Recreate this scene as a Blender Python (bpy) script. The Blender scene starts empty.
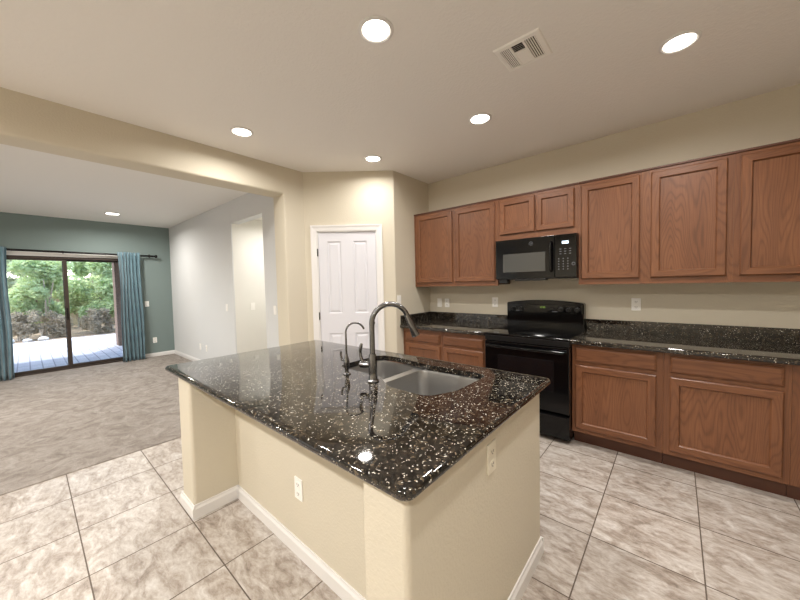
import bpy, bmesh, math, random
from mathutils import Vector, Matrix, noise
from mathutils.geometry import tessellate_polygon

# ------------------------------------------------------------------ camera, world, sun, exposure
S = bpy.context.scene
COL = S.collection
random.seed(7)
cd = bpy.data.cameras.new('camera'); cam = bpy.data.objects.new('camera', cd); COL.objects.link(cam)
cd.sensor_width = 36.0; cd.sensor_fit = 'HORIZONTAL'; cd.lens = 322.0528 / 800 * 36.0
cd.shift_x = (400 - 395.7672) / 800; cd.shift_y = -(300 - 296.7688) / 800
cd.clip_start = 0.02; cd.clip_end = 200
R_ = Vector((0.75481912, 0.65554176, -0.0226517)); U_ = Vector((-0.00936472, 0.04530013, 0.99892953))
F_ = Vector((-0.65586614, 0.75379898, -0.04033237))
mw = Matrix.Identity(4)
for i in range(3):
    mw[i][0] = R_[i]; mw[i][1] = U_[i]; mw[i][2] = -F_[i]
mw[2][3] = 1.41696
cam.matrix_world = mw
S.camera = cam

W = bpy.data.worlds.new('world'); S.world = W; W.use_nodes = True
wn = W.node_tree; wn.nodes.clear()
sky = wn.nodes.new('ShaderNodeTexSky'); sky.sky_type = 'NISHITA'; sky.sun_disc = False
sky.sun_elevation = math.radians(58); sky.sun_rotation = math.radians(200); sky.air_density = 1.0; sky.dust_density = 2.0
wbg = wn.nodes.new('ShaderNodeBackground'); wbg.inputs[1].default_value = 0.85
wo = wn.nodes.new('ShaderNodeOutputWorld')
wn.links.new(sky.outputs[0], wbg.inputs[0]); wn.links.new(wbg.outputs[0], wo.inputs[0])

sl = bpy.data.lights.new('sun', 'SUN'); sl.energy = 3.4; sl.angle = math.radians(1.0); sl.color = (1, 0.96, 0.9)
so = bpy.data.objects.new('sun', sl); COL.objects.link(so)
so.rotation_euler = Vector((0.45, -0.25, -1.0)).to_track_quat('-Z', 'Y').to_euler()

CAN_W = 17.0            # watts of one recessed kitchen light
LIV_W = 50.0            # the living room's
S.view_settings.view_transform = 'Standard'; S.view_settings.look = 'None'
S.view_settings.exposure = 0.10; S.view_settings.gamma = 1.0; S.view_settings.use_curve_mapping = False
S.cycles.use_denoising = True
S.cycles.max_bounces = 10; S.cycles.diffuse_bounces = 6; S.cycles.glossy_bounces = 4
S.cycles.transparent_max_bounces = 16
S.cycles.sample_clamp_indirect = 6.0

# ------------------------------------------------------------------ materials
def lin(c):
    return tuple(((v / 255 + .055) / 1.055) ** 2.4 if v > 10 else v / 255 / 12.92 for v in c) + (1.0,)

class NT:
    def __init__(s, name):
        s.m = bpy.data.materials.new(name); s.m.use_nodes = True; s.t = s.m.node_tree
        s.b = s.t.nodes['Principled BSDF']; s.out = s.t.nodes['Material Output']
    def n(s, typ, **kw):
        x = s.t.nodes.new(typ)
        for k, v in kw.items(): setattr(x, k, v)
        return x
    def l(s, a, b): s.t.links.new(a, b)
    def set(s, **kw):
        for k, v in kw.items(): s.b.inputs[k.replace('_', ' ')].default_value = v
    def coord(s, scale=(1, 1, 1), loc=(0, 0, 0), rand=False):
        tc = s.n('ShaderNodeTexCoord'); mp = s.n('ShaderNodeMapping'); mp.inputs['Scale'].default_value = scale
        mp.inputs['Location'].default_value = loc
        s.l(tc.outputs['Object'], mp.inputs[0])
        if rand:
            oi = s.n('ShaderNodeObjectInfo'); vm = s.n('ShaderNodeVectorMath', operation='SCALE')
            cx = s.n('ShaderNodeCombineXYZ')
            for k in range(3): s.l(oi.outputs['Random'], cx.inputs[k])
            s.l(cx.outputs[0], vm.inputs[0]); vm.inputs['Scale'].default_value = 37.0
            ad = s.n('ShaderNodeVectorMath', operation='ADD'); s.l(mp.outputs[0], ad.inputs[0]); s.l(vm.outputs[0], ad.inputs[1])
            return ad.outputs[0]
        return mp.outputs[0]
    def noise(s, vec, scale, detail=4, rough=.55, dist=0.0):
        x = s.n('ShaderNodeTexNoise'); x.inputs['Scale'].default_value = scale; x.inputs['Detail'].default_value = detail
        x.inputs['Roughness'].default_value = rough; x.inputs['Distortion'].default_value = dist
        s.l(vec, x.inputs['Vector']); return x
    def ramp(s, fac, stops, interp='LINEAR'):
        r = s.n('ShaderNodeValToRGB'); r.color_ramp.interpolation = interp; e = r.color_ramp.elements
        while len(e) < len(stops): e.new(0.5)
        for k, (p, c) in enumerate(stops): e[k].position = p; e[k].color = c if len(c) == 4 else lin(c)
        s.l(fac, r.inputs[0]); return r.outputs[0]
    def mix(s, fac, a, b, mode='MIX'):
        x = s.n('ShaderNodeMix', data_type='RGBA', blend_type=mode)
        for sock, v in ((x.inputs[0], fac), (x.inputs[6], a), (x.inputs[7], b)):
            if hasattr(v, 'links'): s.l(v, sock)
            else: sock.default_value = v
        return x.outputs[2]
    def math(s, op, a, b=None):
        x = s.n('ShaderNodeMath', operation=op)
        for k, v in enumerate((a, b)):
            if v is None: continue
            if hasattr(v, 'links'): s.l(v, x.inputs[k])
            else: x.inputs[k].default_value = v
        return x.outputs[0]
    def bump(s, h, strength=.3, dist=.002):
        x = s.n('ShaderNodeBump'); x.inputs['Strength'].default_value = strength; x.inputs['Distance'].default_value = dist
        s.l(h, x.inputs['Height']); s.l(x.outputs[0], s.b.inputs['Normal'])

def plain(name, rgb, rough=.5, metal=0, spec=.5, **kw):
    t = NT(name); t.set(Base_Color=lin(rgb), Roughness=rough, Metallic=metal, Specular_IOR_Level=spec, **kw); return t.m
def paint(name, rgb, rough=.7, tex=.35, scale=90):
    t = NT(name); t.set(Base_Color=lin(rgb), Roughness=rough, Specular_IOR_Level=.3)
    v = t.coord(); a = t.noise(v, scale, 3, .5); c = t.ramp(a.outputs[0], [(.42, (0, 0, 0)), (.62, (255, 255, 255))])
    t.bump(c, tex, .0012); return t.m
def wood(name, axis):
    t = NT(name)
    sc = [1, 1, 1]; sc[axis] = .13
    v = t.coord(tuple(sc), rand=True)
    big = t.noise(v, 5.0, 2, .45)
    w = t.math('MULTIPLY', big.outputs[0], 210.0); w = t.math('SINE', w)
    w = t.math('MULTIPLY', w, .5); w = t.math('ADD', w, .5)
    w = t.math('POWER', w, 3.0)
    sc2 = [1, 1, 1]; sc2[axis] = .03
    v2 = t.coord(tuple(sc2), rand=True)
    fine = t.noise(v2, 260, 3, .6); wide = t.noise(v, 9, 3, .5)
    base = t.ramp(wide.outputs[0], [(.3, (114, 73, 48)), (.7, (132, 87, 58))])
    c = t.mix(t.math('MULTIPLY', w, .38), base, lin((72, 42, 28)))
    f = t.ramp(fine.outputs[0], [(.35, (0, 0, 0)), (.65, (255, 255, 255))])
    c = t.mix(t.math('MULTIPLY', f, .34), c, lin((80, 47, 32)))
    t.l(c, t.b.inputs['Base Color']); t.set(Roughness=.36, Specular_IOR_Level=.45)
    t.bump(w, .08, .0006)
    return t.m
def granite(name):
    t = NT(name); v = t.coord()
    d = t.noise(v, 60, 3, .6); dv = t.n('ShaderNodeVectorMath', operation='SCALE'); dv.inputs['Scale'].default_value = .02
    t.l(d.outputs['Color'], dv.inputs[0]); ad = t.n('ShaderNodeVectorMath', operation='ADD'); t.l(v, ad.inputs[0]); t.l(dv.outputs[0], ad.inputs[1])
    vo = t.n('ShaderNodeTexVoronoi'); vo.inputs['Scale'].default_value = 110; t.l(ad.outputs[0], vo.inputs['Vector'])
    sp = t.n('ShaderNodeSeparateColor'); t.l(vo.outputs['Color'], sp.inputs[0])
    patch = t.noise(v, 26, 4, .6)
    c = t.ramp(sp.outputs[0], [(0, (20, 18, 17)), (.40, (32, 29, 26)), (.62, (58, 49, 39)), (.78, (44, 40, 36)), (.92, (88, 78, 64))], 'CONSTANT')
    dk = t.ramp(patch.outputs[0], [(.36, (90, 86, 80)), (.56, (255, 255, 255))])
    c = t.mix(.8, c, dk, 'MULTIPLY')
    vo2 = t.n('ShaderNodeTexVoronoi'); vo2.inputs['Scale'].default_value = 165; t.l(ad.outputs[0], vo2.inputs['Vector'])
    s2 = t.n('ShaderNodeSeparateColor'); t.l(vo2.outputs['Color'], s2.inputs[0])
    near = t.math('LESS_THAN', vo2.outputs['Distance'], .42); pick = t.math('GREATER_THAN', s2.outputs[1], .87)
    fl = t.math('MULTIPLY', near, pick)
    fc = t.ramp(s2.outputs[2], [(0, (176, 170, 156)), (.4, (128, 116, 96)), (.7, (206, 202, 190))], 'CONSTANT')
    c = t.mix(fl, c, fc)
    t.l(c, t.b.inputs['Base Color']); t.set(Roughness=.045, Specular_IOR_Level=.72)
    return t.m
def tile(name, s, ox, oy):
    t = NT(name); tc = t.n('ShaderNodeTexCoord'); sx = t.n('ShaderNodeSeparateXYZ'); t.l(tc.outputs['Object'], sx.inputs[0])
    cells = []; edges = []
    for k, o in ((0, ox), (1, oy)):
        u = t.math('DIVIDE', t.math('SUBTRACT', sx.outputs[k], o), s)
        fl = t.math('FLOOR', u); fr = t.math('SUBTRACT', u, fl)
        cells.append(fl); edges.append(t.math('MINIMUM', fr, t.math('SUBTRACT', 1.0, fr)))
    e = t.math('MULTIPLY', t.math('MINIMUM', edges[0], edges[1]), s)
    grout = t.math('LESS_THAN', e, .0030)
    cx = t.n('ShaderNodeCombineXYZ'); t.l(cells[0], cx.inputs[0]); t.l(cells[1], cx.inputs[1])
    wnz = t.n('ShaderNodeTexWhiteNoise', noise_dimensions='2D'); t.l(cx.outputs[0], wnz.inputs['Vector'])
    off = t.n('ShaderNodeVectorMath', operation='SCALE'); t.l(wnz.outputs['Color'], off.inputs[0]); off.inputs['Scale'].default_value = 20
    av = t.n('ShaderNodeVectorMath', operation='ADD'); t.l(tc.outputs['Object'], av.inputs[0]); t.l(off.outputs[0], av.inputs[1])
    mp = t.n('ShaderNodeMapping'); mp.inputs['Scale'].default_value = (1.0, 2.0, 1.0); mp.inputs['Rotation'].default_value = (0, 0, .5); t.l(av.outputs[0], mp.inputs[0])
    a = t.noise(mp.outputs[0], 6, 8, .68, 1.0); b = t.noise(mp.outputs[0], 22, 6, .7, .4)
    m = t.math('ADD', t.math('MULTIPLY', a.outputs[0], .62), t.math('MULTIPLY', b.outputs[0], .38))
    c = t.ramp(m, [(.36, (128, 115, 104)), (.47, (168, 157, 147)), (.54, (187, 179, 171)), (.66, (214, 210, 205))])
    vv = t.math('ADD', .93, t.math('MULTIPLY', wnz.outputs['Value'], .1))
    hs = t.n('ShaderNodeHueSaturation'); t.l(vv, hs.inputs['Value']); t.l(c, hs.inputs['Color'])
    c = t.mix(grout, hs.outputs[0], lin((96, 84, 74)))
    t.l(c, t.b.inputs['Base Color'])
    r = t.math('ADD', t.math('MULTIPLY', grout, .45), .36); t.l(r, t.b.inputs['Roughness'])
    h = t.math('MINIMUM', t.math('MULTIPLY', e, 170.0), 1.0)
    h = t.math('ADD', h, t.math('MULTIPLY', b.outputs[0], .35)); t.bump(h, .25, .002)
    return t.m
def carpet_mat(name):
    t = NT(name); v = t.coord(); a = t.noise(v, 320, 2, .7); b = t.noise(v, 5, 5, .7, 1.5)
    m = t.math('ADD', t.math('MULTIPLY', a.outputs[0], .45), t.math('MULTIPLY', b.outputs[0], .55))
    c = t.ramp(m, [(.34, (112, 104, 97)), (.5, (144, 136, 129)), (.66, (172, 165, 158))])
    t.l(c, t.b.inputs['Base Color']); t.set(Roughness=1.0, Specular_IOR_Level=.05); t.bump(m, .8, .012); return t.m
def pavers(name):
    t = NT(name); v = t.coord()
    br = t.n('ShaderNodeTexBrick'); br.inputs['Scale'].default_value = 1.0; br.inputs['Mortar Size'].default_value = .010
    br.inputs['Color1'].default_value = lin((205, 206, 214)); br.inputs['Color2'].default_value = lin((190, 191, 200)); br.inputs['Mortar'].default_value = lin((150, 150, 158))
    br.inputs['Brick Width'].default_value = .42; br.inputs['Row Height'].default_value = .165; br.offset = 0.0
    t.l(v, br.inputs['Vector']); n_ = t.noise(v, 7, 4)
    c = t.mix(.25, br.outputs['Color'], t.ramp(n_.outputs[0], [(.3, (150, 150, 156)), (.7, (235, 235, 240))]), 'MULTIPLY')
    t.l(c, t.b.inputs['Base Color']); t.set(Roughness=.85); return t.m
def mottled(name, stops, scale, rough=.9, bumpd=.01):
    t = NT(name); v = t.coord(); a = t.noise(v, scale, 6, .65); t.l(t.ramp(a.outputs[0], stops), t.b.inputs['Base Color'])
    t.set(Roughness=rough, Specular_IOR_Level=.2); t.bump(a.outputs[0], .5, bumpd); return t.m
def leaf_mat(name, c1, c2):
    t = NT(name); v = t.coord(); a = t.noise(v, 3.1, 4, .7)
    c = t.ramp(a.outputs[0], [(.32, c1), (.66, c2)]); t.l(c, t.b.inputs['Base Color']); t.set(Roughness=.6, Specular_IOR_Level=.25)
    tr = t.n('ShaderNodeBsdfTranslucent'); t.l(c, tr.inputs[0]); ms = t.n('ShaderNodeMixShader'); ms.inputs[0].default_value = .5
    t.l(t.b.outputs[0], ms.inputs[1]); t.l(tr.outputs[0], ms.inputs[2]); t.l(ms.outputs[0], t.out.inputs[0]); return t.m
def glass_mat(name):
    t = NT(name); tr = t.n('ShaderNodeBsdfTransparent'); gl = t.n('ShaderNodeBsdfGlossy'); gl.inputs['Roughness'].default_value = .02
    tr.inputs[0].default_value = (.95, .97, .96, 1)
    fr = t.n('ShaderNodeFresnel'); fr.inputs[0].default_value = 1.45; ms = t.n('ShaderNodeMixShader')
    t.l(fr.outputs[0], ms.inputs[0]); t.l(tr.outputs[0], ms.inputs[1]); t.l(gl.outputs[0], ms.inputs[2]); t.l(ms.outputs[0], t.out.inputs[0]); return t.m
def emit(name, rgb, strength):
    t = NT(name); t.set(Base_Color=lin(rgb), Emission_Color=lin(rgb), Emission_Strength=strength, Roughness=.6); return t.m
def steel(name, rough, axis_scale, rgb=(190, 188, 184)):
    t = NT(name); v = t.coord(axis_scale); a = t.noise(v, 60, 2)
    t.set(Base_Color=lin(rgb), Metallic=1.0)
    r = t.math('ADD', t.math('MULTIPLY', a.outputs[0], .12), rough - .06); t.l(r, t.b.inputs['Roughness']); return t.m
def fabric(name, rgb, rgb2):
    t = NT(name); v = t.coord((1, 1, .15)); a = t.noise(v, 40, 4, .6)
    t.l(t.ramp(a.outputs[0], [(.35, rgb), (.65, rgb2)]), t.b.inputs['Base Color']); t.set(Roughness=.62, Specular_IOR_Level=.3, Sheen_Weight=.3)
    b = t.noise(t.coord(), 700, 2); t.bump(b.outputs[0], .15, .001); return t.m

M = dict(
    cream=paint('cream_paint', (207, 199, 181)), ceil=paint('ceiling_paint', (236, 233, 228), .85, .5, 60),
    lceil=paint('living_ceiling_paint', (232, 230, 226), .85, .5, 60),
    white=paint('pale_grey_paint', (212, 213, 213)), teal=paint('teal_paint', (124, 138, 136)),
    hall=paint('hall_paint', (226, 224, 217)),
    trim=plain('white_trim_paint', (226, 224, 222), .38), doorp=plain('white_door_paint', (216, 216, 222), .42),
    wv=wood('oak_upright_grain', 2), wh=wood('oak_level_grain', 0), wy=wood('oak_side_grain', 2),
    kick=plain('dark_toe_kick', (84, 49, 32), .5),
    granite=granite('speckled_granite'), tile=tile('stone_tile', .461, -.345, .145), carpet=carpet_mat('grey_carpet'),
    black=plain('gloss_black_enamel', (7, 7, 8), .11, 0, .36), blackm=plain('satin_black_plastic', (12, 12, 13), .35),
    bglass=plain('black_glass', (6, 6, 7), .05, 0, .42), mwin=plain('grey_mesh_window', (66, 66, 63), .22, 0, .6),
    owin=plain('dark_oven_window', (16, 15, 17), .06, 0, .6), gloss_rim=plain('polished_dark_metal', (70, 70, 72), .2, 1.0),
    mark=plain('pale_print', (112, 114, 118), .5), nickel=steel('brushed_nickel', .2, (1, 1, 1), (130, 130, 132)),
    steel=plain('satin_steel', (178, 177, 175), .34, 1.0), plate=plain('white_plastic', (242, 240, 235), .4),
    slot=plain('dark_slot', (38, 34, 32), .6), almond=plain('cream_plastic', (222, 215, 196), .45),
    lens=emit('lit_lens', (255, 248, 236), 9.0), lensl=emit('lit_lens_living', (255, 250, 242), 7.0),
    disp=emit('lit_display', (214, 236, 255), 2.2), clock=emit('lit_clock', (150, 190, 70), .5),
    bronze=plain('bronze_frame', (62, 52, 46), .45, .3), rod=plain('black_rod', (16, 15, 15), .35, .4),
    curtain=fabric('teal_curtain', (78, 108, 120), (106, 138, 150)), glass=glass_mat('window_glass'),
    paver=pavers('pale_pavers'), dirt=mottled('gravel_bed', [(.35, (120, 104, 86)), (.65, (176, 158, 136))], 14),
    stucco=mottled('brown_stucco', [(.35, (118, 98, 86)), (.65, (142, 120, 106))], 30), block=mottled('block_fence', [(.35, (172, 152, 122)), (.65, (196, 178, 148))], 6),
    stone=mottled('pale_stone', [(.35, (190, 184, 176)), (.65, (232, 228, 222))], 9), bark=mottled('pale_bark', [(.35, (150, 134, 116)), (.65, (196, 182, 164))], 20),
    leafa=leaf_mat('green_leaves', (172, 192, 142), (220, 230, 184)), leafb=leaf_mat('olive_leaves', (174, 182, 150), (216, 220, 188)),
    leafc=leaf_mat('dry_brown_twigs', (156, 146, 128), (190, 180, 160)),
)

# ------------------------------------------------------------------ mesh helpers
def fillet(poly, radii, n=6):
    if not isinstance(radii, (list, tuple)): radii = [radii] * len(poly)
    out = []; N = len(poly)
    for i in range(N):
        p = Vector(poly[i]); a = Vector(poly[i - 1]) - p; b = Vector(poly[(i + 1) % N]) - p; r = radii[i]
        if r <= 0: out.append(tuple(p)); continue
        la, lb = a.length, b.length; a.normalize(); b.normalize()
        ang = math.acos(max(-1, min(1, a.dot(b)))); d = r / math.tan(ang / 2)
        d = min(d, la * .499, lb * .499); r = d * math.tan(ang / 2)
        c = p + (a + b).normalized() * (r / math.sin(ang / 2))
        s = p + a * d - c; e = p + b * d - c
        a0 = math.atan2(s.y, s.x); a1 = math.atan2(e.y, e.x); da = (a1 - a0 + math.pi) % (2 * math.pi) - math.pi
        for k in range(n + 1):
            t = a0 + da * k / n; out.append((c.x + r * math.cos(t), c.y + r * math.sin(t)))
    return out
def rect(x0, x1, y0, y1): return [(x0, y0), (x1, y0), (x1, y1), (x0, y1)]

class MB:
    def __init__(s): s.bm = bmesh.new(); s.mi = 0
    def face(s, vs):
        try: f = s.bm.faces.new(vs); f.material_index = s.mi; return f
        except ValueError: return None
    def box(s, x0, x1, y0, y1, z0, z1):
        v = [s.bm.verts.new((x, y, z)) for z in (z0, z1) for y in (y0, y1) for x in (x0, x1)]
        for q in ((0, 2, 3, 1), (4, 5, 7, 6), (0, 1, 5, 4), (2, 6, 7, 3), (0, 4, 6, 2), (1, 3, 7, 5)): s.face([v[i] for i in q])
        return s
    def loops(s, L, cap0=True, cap1=True, closed=True):
        R = [[s.bm.verts.new(p) for p in l] for l in L]
        n = len(R[0])
        for a, b in zip(R, R[1:]):
            for i in range(n if closed else n - 1):
                s.face([a[i], a[(i + 1) % n], b[(i + 1) % n], b[i]])
        if cap0: s.face(list(reversed(R[0])))
        if cap1: s.face(R[-1])
        return R
    def prism(s, poly, a, b, axis='z'):
        f = {'z': lambda p, h: (p[0], p[1], h), 'y': lambda p, h: (p[0], h, p[1]), 'x': lambda p, h: (h, p[0], p[1])}[axis]
        s.loops([[f(p, a) for p in poly], [f(p, b) for p in poly]]); return s
    def lathe(s, prof, c=(0, 0, 0), d=(0, 0, 1), n=24, cap=True):
        q = Vector((0, 0, 1)).rotation_difference(Vector(d).normalized()); c = Vector(c); L = []
        for r, h in prof:
            L.append([c + q @ Vector((r * math.cos(2 * math.pi * k / n), r * math.sin(2 * math.pi * k / n), h)) for k in range(n)])
        s.loops(L, cap, cap); return s
    def tube(s, pts, r, n=12):
        pts = [Vector(p) for p in pts]; L = []; up = None
        rs = r if isinstance(r, (list, tuple)) else [r] * len(pts)
        for i, p in enumerate(pts):
            t = (pts[min(i + 1, len(pts) - 1)] - pts[max(i - 1, 0)]).normalized()
            if up is None:
                up = t.orthogonal().normalized()
            up = (up - t * up.dot(t)).normalized(); sd = t.cross(up)
            L.append([p + (up * math.cos(2 * math.pi * k / n) + sd * math.sin(2 * math.pi * k / n)) * rs[i] for k in range(n)])
        s.loops(L); return s
    def flat(s, outer, holes, z, flip=False):
        polys = [[Vector((p[0], p[1], 0)) for p in outer]] + [[Vector((p[0], p[1], 0)) for p in h] for h in holes]
        allp = [p for q in polys for p in q]
        vs = [s.bm.verts.new((p.x, p.y, z)) for p in allp]
        for t in tessellate_polygon(polys): s.face([vs[i] for i in t])
        return s
    def build(s, name, mat, parent=None, bevel=0, smooth=False, weld=True, kind=None, seg=2, shift=None, flipcheck=True):
        bm = s.bm
        if weld: bmesh.ops.remove_doubles(bm, verts=bm.verts, dist=1e-5)
        if flipcheck: bmesh.ops.recalc_face_normals(bm, faces=bm.faces)
        me = bpy.data.meshes.new(name)
        if shift is not None: bmesh.ops.translate(bm, verts=bm.verts, vec=shift)
        bm.to_mesh(me); bm.free()
        for m in (mat if isinstance(mat, (list, tuple)) else [mat]): me.materials.append(m)
        o = bpy.data.objects.new(name, me); COL.objects.link(o)
        if parent is not None: o.parent = parent
        if smooth:
            for p in me.polygons: p.use_smooth = True
            try: me.set_sharp_from_angle(angle=math.radians(38))
            except Exception: pass
        if bevel:
            b = o.modifiers.new('bevel', 'BEVEL'); b.width = bevel; b.segments = seg; b.limit_method = 'ANGLE'; b.angle_limit = math.radians(40)
        if kind: o['kind'] = kind
        return o

def thing(name, label, cat, loc=(0, 0, 0), rz=0, group=None, kind=None):
    o = bpy.data.objects.new(name, None); COL.objects.link(o); o.location = loc; o.rotation_euler = (0, 0, rz)
    o.empty_display_size = .1
    o['label'] = label; o['category'] = cat
    if group: o['group'] = group
    if kind: o['kind'] = kind
    return o
def tag(o, label, cat, group=None):
    o['label'] = label; o['category'] = cat
    if group: o['group'] = group
    return o
def struct(mb, name, mat, label=None, cat=None, **kw):
    o = mb.build(name, mat, kind='structure', **kw)
    if label: o['label'] = label
    if cat: o['category'] = cat
    return o
def dup(root, loc, rz, label, group=None):
    r = root.copy(); COL.objects.link(r); r.location = loc; r.rotation_euler = (0, 0, rz); r['label'] = label
    if group: r['group'] = group
    def rec(src, dst):
        for ch in src.children:
            c = ch.copy(); COL.objects.link(c); c.parent = dst; rec(ch, c)
    rec(root, r); return r

# ------------------------------------------------------------------ measured places (metres; range wall along X, camera at the origin)
ZC, ZL = 2.76, 2.72
YW, XP = 3.649, -2.545
XH, XHB, ZB, YJ = -3.344, -3.589, 2.457, 1.96
YL, XT = 2.086, -8.247
YD = 2.218
# ------------------------------------------------------------------ floors and ceilings
b = MB(); b.box(-3.548, 2.5, -2.7, 3.75, -.12, 0); struct(b, 'floor', M['tile'], 'beige marbled stone floor tiles in a square grid', 'floor')
b = MB(); b.box(-8.33, -3.548, -3.3, 3.9, -.12, .008); struct(b, 'floor_carpet', M['carpet'], 'grey beige carpet of the living room', 'carpet', bevel=.006)
b = MB(); b.box(-3.56, 2.5, -2.7, 3.75, ZC, ZC + .12); struct(b, 'ceiling', M['ceil'], 'kitchen ceiling with recessed lights', 'ceiling')
b = MB(); b.box(-8.4, -3.5, -3.3, 2.6, ZL, ZL + .1); struct(b, 'ceiling_living', M['lceil'], 'living room ceiling beyond the beam', 'ceiling')
# ------------------------------------------------------------------ walls
b = MB(); b.box(-2.7, 2.5, YW, YW + .14, 0, ZC + .02); struct(b, 'wall_right', M['cream'], 'cream wall behind the range and cabinets', 'wall')
b = MB(); b.box(2.4, 2.5, -2.7, YW, 0, ZC + .02); struct(b, 'wall_near', M['cream'])
b = MB(); b.box(-3.4, 2.5, -2.7, -2.6, 0, ZC + .02); struct(b, 'wall_rear', M['cream'])
b = MB()
b.prism(fillet([(XHB, -2.6), (XH, -2.6), (XH, -2.59), (XH, -2.58)], 0) and
        fillet([(XHB, ZB), (XH, ZB), (XH, ZC + .02), (XHB, ZC + .02)], [.022, .022, 0, 0]), -3.0, 1.9825, 'y')
struct(b, 'wall_header', M['cream'], 'cream dropped beam between kitchen and living room', 'beam', smooth=True)
D = Vector((XP - XH, 2.929 - YD)); WL = D.length; D.normalize(); NI = Vector((-D.y, D.x))      # NI points into the pantry
def PW(s, d=0): return tuple(Vector((XH, YD)) + D * s + NI * d)
S0, S1, ZD = .139, .855, 2.062
b = MB()
b.prism(fillet([(XHB, YJ), (XH, YJ), (XH, YD), PW(S0), PW(S0, .11), (XH - .1, YD + .25), (XHB, YD + .25)], [.022, .022, 0, 0, 0, 0, 0]), 0, ZC + .02)
b.prism(fillet([PW(S1), (XP, 2.929), (XP, YW + .02), (XP - .115, YW + .02), (XP - .115, 2.985), PW(S1, .11)], [0, .02, 0, 0, 0, 0]), 0, ZC + .02)
b.prism([PW(S0), PW(S1), PW(S1, .11), PW(S0, .11)], ZD, ZC + .02)
struct(b, 'wall_pantry', M['cream'], 'cream angled wall around the white pantry door', 'wall', smooth=True)
HX0, HX1, HZ = -5.10, -4.11, 2.385
b = MB()
b.prism(fillet([(XT - .1, YL), (HX0, YL), (HX0, YL + .018), (XT - .1, YL + .018)], [0, .008, 0, 0]), 0, ZL + .02)
b.box(HX1, XHB + .02, YL, YL + .12, 0, ZL + .02); b.box(HX0, HX1, YL, YL + .12, HZ, ZL + .02)
struct(b, 'wall_living', M['white'], 'pale grey living room wall with a tall opening', 'wall', smooth=True)
b = MB(); b.box(HX0 - .16, HX0, YL + .019, 2.30, 0, 2.56); b.box(HX0 - .16, HX0 - .045, 2.30, 3.9, 0, 2.56); b.box(HX0 - .16, XHB - .2, 3.8, 3.9, 0, 2.56)
b.box(HX1 + .25, HX1 + .35, YL + .12, 3.8, 0, 2.56); b.box(HX0 - .16, HX1 + .35, YL + .12, 3.9, 2.50, 2.56)
struct(b, 'wall_hall', M['hall'], 'creamy white wall inside the tall opening', 'wall')
DY0, DY1, DZ = -.45, 1.42, 2.03
b = MB(); b.box(XT - .16, XT, -3.3, DY0, 0, ZL + .02); b.box(XT - .16, XT, DY1, 2.3, 0, ZL + .02); b.box(XT - .16, XT, DY0, DY1, DZ, ZL + .02)
struct(b, 'wall_teal', M['teal'], 'muted teal accent wall around the sliding glass door', 'wall')
b = MB(); b.box(XT - .16, -3.4, -3.3, -3.15, 0, ZL + .02); struct(b, 'wall_far', M['white'])

# baseboards
def baseprof(h=.085, t=.013): return [(0, 0), (t, 0), (t, h * .72), (t * .55, h * .86), (t * .45, h), (0, h)]
def baseboard(b, p, q, h=.085, t=.013):            # p->q in plan, board on the right-hand side of the walk
    p, q = Vector(p), Vector(q); d = (q - p).normalized(); n = Vector((d.y, -d.x))
    L = []
    for e in (p, q): L.append([(e.x + n.x * u, e.y + n.y * u, z) for u, z in baseprof(h, t)])
    b.loops(L)
b = MB(); baseboard(b, (XT, DY1 + .03), (XT, YL)); struct(b, 'baseboard_teal', M['trim'], 'white baseboard below the teal wall right of the curtain', 'baseboard')
b = MB(); baseboard(b, (XT, YL), (HX0, YL)); baseboard(b, (HX1, YL), (XHB, YL)); struct(b, 'baseboard_living', M['trim'], 'white baseboard along the pale grey wall', 'baseboard')
b = MB(); baseboard(b, (XH, YJ), (XH, YD)); baseboard(b, PW(0), PW(.07)); baseboard(b, PW(.922), PW(WL)); struct(b, 'baseboard_pantry', M['trim'])

# ------------------------------------------------------------------ pantry door (local frame: x along the angled wall, -y towards the kitchen)
rz = math.atan2(D.y, D.x)
d1 = thing('door_1', 'white four-panel pantry door on the angled cream wall', 'door', (XH, YD, 0), rz, kind='structure')
b = MB()
cw = .069
prof = [(0, -.019), (.012, -.019), (.03, -.013), (cw, -.009), (cw, 0), (0, 0)]     # offset from outer edge towards the opening, y
def casing_loop(o, y): return [(.07 + o, y, 0), (.07 + o, y, 2.131 - o), (.922 - o, y, 2.131 - o), (.922 - o, y, 0)]
R = [casing_loop(o, y) for o, y in prof]
for k in range(len(R)):
    A_, B_ = R[k], R[(k + 1) % len(R)]
    va = [b.bm.verts.new(p) for p in A_]; vb = [b.bm.verts.new(p) for p in B_]
    for i in range(3): b.face([va[i], va[i + 1], vb[i + 1], vb[i]])
b.build('casing', M['trim'], d1)
b = MB(); b.box(S0, S0 + .012, 0, .11, 0, ZD); b.box(S1 - .012, S1, 0, .11, 0, ZD); b.box(S0 + .012, S1 - .012, 0, .11, ZD - .012, ZD); b.build('jamb', M['trim'], d1)
b = MB(); x0, x1, z0, z1 = S0 + .015, S1 - .015, .012, ZD - .016; yf = .012
panels = [(.255, .424, 1.075, 1.942), (.568, .738, 1.075, 1.942), (.255, .424, .25, .835), (.568, .738, .25, .835)]
holes = [[(p[0], p[2]), (p[1], p[2]), (p[1], p[3]), (p[0], p[3])] for p in panels]
polys = [[Vector((x, z, 0)) for x, z in rect(x0, x1, z0, z1)]] + [[Vector((x, z, 0)) for x, z in h] for h in holes]
vs = [b.bm.verts.new((p.x, yf, p.y)) for q in polys for p in q]
for t in tessellate_polygon(polys): b.face([vs[i] for i in t])
for p in panels:
    L = []
    for ins, y in ((0, yf), (.012, yf + .011), (.020, yf + .011), (.040, yf + .002), (.041, yf + .002)):
        L.append([(p[0] + ins, y, p[2] + ins), (p[1] - ins, y, p[2] + ins), (p[1] - ins, y, p[3] - ins), (p[0] + ins, y, p[3] - ins)])
    b.loops(L, False, True)
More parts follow.
